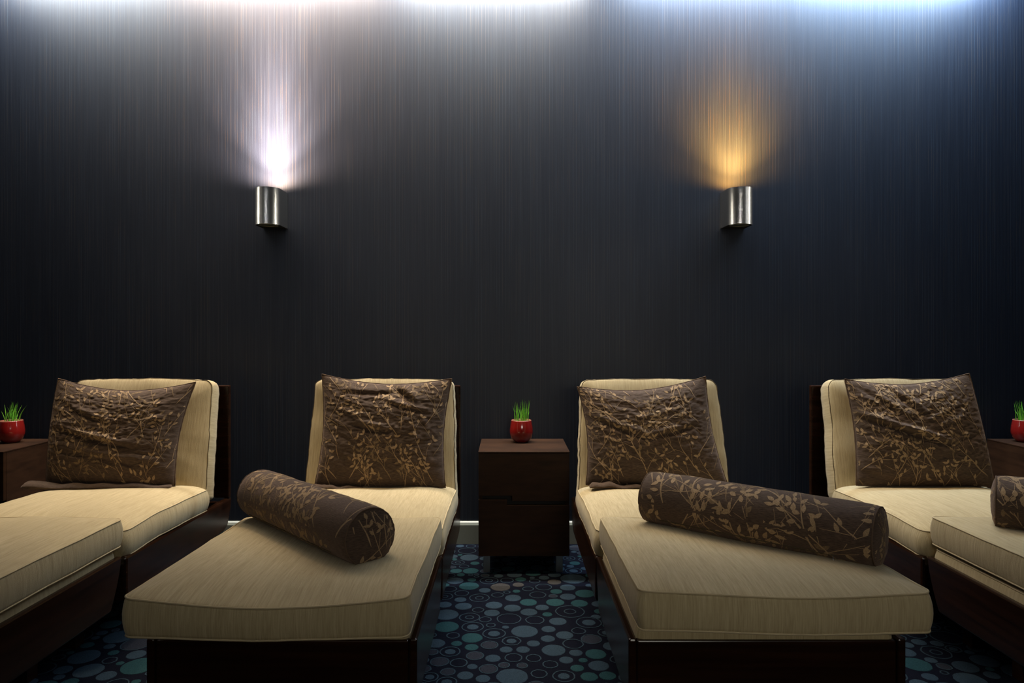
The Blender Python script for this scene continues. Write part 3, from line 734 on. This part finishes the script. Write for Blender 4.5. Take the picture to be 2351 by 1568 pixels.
# ------------------------------------------------------------------ nightstands
def nightstand(xc, label):
    root = empty('nightstand', (xc, 0, 0)); tag(root, label, 'nightstand', 'dark wooden nightstands between the loungers')
    x0, x1, y0, y1 = -0.21, 0.21, 3.134, 3.52
    m = MAT['stand_wood']
    t = 0.018
    bm = box_bm(x0 + 0.001, x0 + t, y0 + 0.022, y1, 0.084, 0.5575); box_bm(x1 - t, x1 - 0.001, y0 + 0.022, y1, 0.084, 0.5575, bm)
    box_bm(x0 + t, x1 - t, y1 - t, y1, 0.084, 0.5575, bm); box_bm(x0 + t, x1 - t, y0 + 0.022, y1 - t, 0.084, 0.102, bm)
    obj('carcass', bm, m, root)
    obj('gap_shade_sheet', box_bm(x0 + t, x1 - t, y0 + 0.045, y0 + 0.050, 0.11, 0.555), MAT['gap_shade'], root)  # near-black sheet standing in for the shade behind the drawer gap
    obj('top', box_bm(x0, x1, y0, y1, 0.558, 0.564), m, root, bevel=0.001)
    sx = -0.054; sx2 = -0.078
    up = prism_bm([(x0 + .001, 0.5570), (x0 + .001, 0.361), (sx, 0.361), (sx, 0.337), (x1 - .001, 0.337), (x1 - .001, 0.5570)], y0 + .001, y0 + 0.021, 'y')
    obj('upper_drawer', up, m, root, bevel=0.0012)
    lo = prism_bm([(x0 + .001, 0.084), (x0 + .001, 0.343), (sx2, 0.343), (sx2, 0.3185), (x1 - .001, 0.3185), (x1 - .001, 0.084)], y0 + .001, y0 + 0.021, 'y')
    obj('lower_drawer', lo, m, root, bevel=0.0012)
    for lx in (-0.172, 0.165):
        for ly in (y0 + 0.03, y1 - 0.06):
            tag(obj('leg', box_bm(lx - 0.0155, lx + 0.0155, ly, ly + 0.03, 0.0, 0.084), MAT['dull_steel'], root, bevel=0.001))
    return root
nightstand(0.070, 'dark wooden nightstand at the centre, between the two middle loungers')
nightstand(-2.530, 'dark wooden nightstand cut off at the left edge, beside the far-left lounger')
nightstand(2.675, 'dark wooden nightstand cut off at the right edge, behind the far-right lounger')

# ------------------------------------------------------------------ potted grass
def potted(x, y, label, seed, n=46, spread=0.012, wide=1.0):
    root = empty('potted_grass', (x, y, 0.5645)); tag(root, label, 'potted plant', 'red pots of sprouting grass on the nightstands')
    prof = [(0, 0.0), (0.030, 0.0), (0.036, 0.003), (0.050, 0.020), (0.0575, 0.042), (0.058, 0.058), (0.0555, 0.080), (0.0515, 0.100), (0.0500, 0.107)]
    rim = [(0.0500, 0.107), (0.0492, 0.1095), (0.0475, 0.110), (0.0455, 0.1085), (0.0455, 0.092)]
    o = obj('pot', lathe_bm(prof), MAT['pot'], root, True)
    obj('rim', lathe_bm(rim), MAT['rim'], root, True)
    obj('soil', lathe_bm([(0, 0.099), (0.03, 0.098), (0.0458, 0.096)], 24), MAT['soil'], root, True)
    rnd = random.Random(seed); V, F = [], []
    for k in range(n):
        a = rnd.uniform(0, 6.283); rr = 0.040 * math.sqrt(rnd.random()); bx, by = rr * math.cos(a), rr * math.sin(a)
        h = rnd.uniform(.06, .118); 
        if k < 3: h *= .9
        lx = rnd.gauss(0, spread) * (2.6 if k < 4 else 1) * wide + bx * .1; ly = rnd.gauss(0, spread); w_ = rnd.uniform(.0011, .0019)
        fa = rnd.uniform(0, 3.14); cx, cy = math.cos(fa) * w_, math.sin(fa) * w_
        b = len(V); S = 5
        for i in range(S):
            t = i / S; px = bx + lx * t * t; py = by + ly * t * t; pz = .094 + h * t; q = 1 - t ** 2 * .8
            V += [(px - cx * q, py - cy * q, pz), (px + cx * q, py + cy * q, pz), (px - cy * q * .35, py + cx * q * .35, pz)]
        V.append((bx + lx, by + ly, .094 + h))
        for i in range(S - 1):
            for e in range(3):
                F.append((b + 3 * i + e, b + 3 * i + (e + 1) % 3, b + 3 * i + 3 + (e + 1) % 3, b + 3 * i + 3 + e))
        for e in range(3): F.append((b + 3 * S - 3 + e, b + 3 * S - 3 + (e + 1) % 3, b + 3 * S))
    g = obj('grass', (V, [], F), MAT['grass'], root); g['kind'] = 'stuff'
    return root
potted(0.063, 3.415, 'red glazed pot of green sprouts on the central nightstand', 4, 52, .008)
potted(-2.478, 3.40, 'red glazed pot of splayed green sprouts at the left edge', 9, 44, .014)
potted(2.585, 3.42, 'red glazed pot of green sprouts half cut off at the right edge', 15, 44, .009)

# ------------------------------------------------------------------ wall sconces
def sconce(x, label, glow, gl_c):
    z0, z1 = 1.659, 1.846
    root = empty('wall_sconce', (x, WALL_Y, z0)); tag(root, label, 'wall lamp', 'steel cylinder wall lamps')
    r = 0.0635; ax = -0.108; h = z1 - z0
    n = 40
    def outline(rr):
        p = [(rr, -0.004)]
        for k in range(n + 1):
            a = -math.pi * k / n; p.append((rr * math.cos(a), ax + rr * math.sin(a)))
        p.append((-rr, -0.004)); return p
    # steel shell: open top and bottom, wall 2 mm
    o_, i_ = outline(r), outline(r - 0.002)
    bm = bmesh.new(); rings = []
    for pts, zz in ((o_, 0), (o_, h), (i_, h), (i_, 0)):
        rings.append([bm.verts.new((px, py, zz)) for px, py in pts])
    m_ = len(o_)
    for q in range(4):
        A, B = rings[q], rings[(q + 1) % 4]
        for k in range(m_ - 1): bm.faces.new((A[k], A[k + 1], B[k + 1], B[k]))
    bm.faces.new([rings[q][0] for q in range(4)]); bm.faces.new([rings[q][-1] for q in range(4)])
    bmesh.ops.recalc_face_normals(bm, faces=bm.faces)
    sh = obj('housing', bm, MAT['steel'], root)
    sh.data.shade_smooth(); sh.modifiers.new('edges', 'EDGE_SPLIT').split_angle = R(40)
    obj('backplate', box_bm(-r, r, -0.004, 0.0, 0.0, h), MAT['plate'], root)
    for zz, dz, nm in ((0.004, 0.004, 'bottom_plate'), (h - 0.010, 0.004, 'top_plate')):
        pl = outline(r - 0.0022)
        obj(nm, prism_bm(pl, zz, zz + dz, 'z'), MAT['plate'], root)
    rg = lathe_bm([(0.049, 0.0045), (0.049, 0.0), (0.044, -0.0005), (0.042, 0.003)], 40)
    obj('lens_ring', rg, MAT['lens_ring'], root, True, (0, ax, 0.0))
    obj('lens', lathe_bm([(0.0, 0.0025), (0.042, 0.003)], 40), MAT['lens_off'], root, True, (0, ax, 0.0))
    tag(obj('lit_lens', lathe_bm([(0, 0.0), (0.040, 0.0005), (0.043, -0.002)], 40), m_glow('lit_lens_glow', gl_c, glow), root, True, (0, ax, h - 0.0045)), 'glowing upper lens')
    return root
sconce(-1.230, 'steel cylinder wall lamp on the left, throwing pinkish white light up', 12, (1.0, 0.86, 0.82))
sconce(1.180, 'steel cylinder wall lamp on the right, throwing amber light up', 4, (1.0, 0.55, 0.15))
for x, c, k in ((-1.230, (1.0, 0.72, 0.54), ((115, 176), (400, 96), (730, 56), (1600, 34))), (1.180, (1.0, 0.47, 0.09), ((55, 176), (190, 112), (110, 84), (200, 50), (200, 30)))):
    for pw, sz in k:
        spot('lamp_beam', (x, WALL_Y - 0.108, 1.850), (R(180), 0, 0), pw, c, sz, 1.0, 0.02)
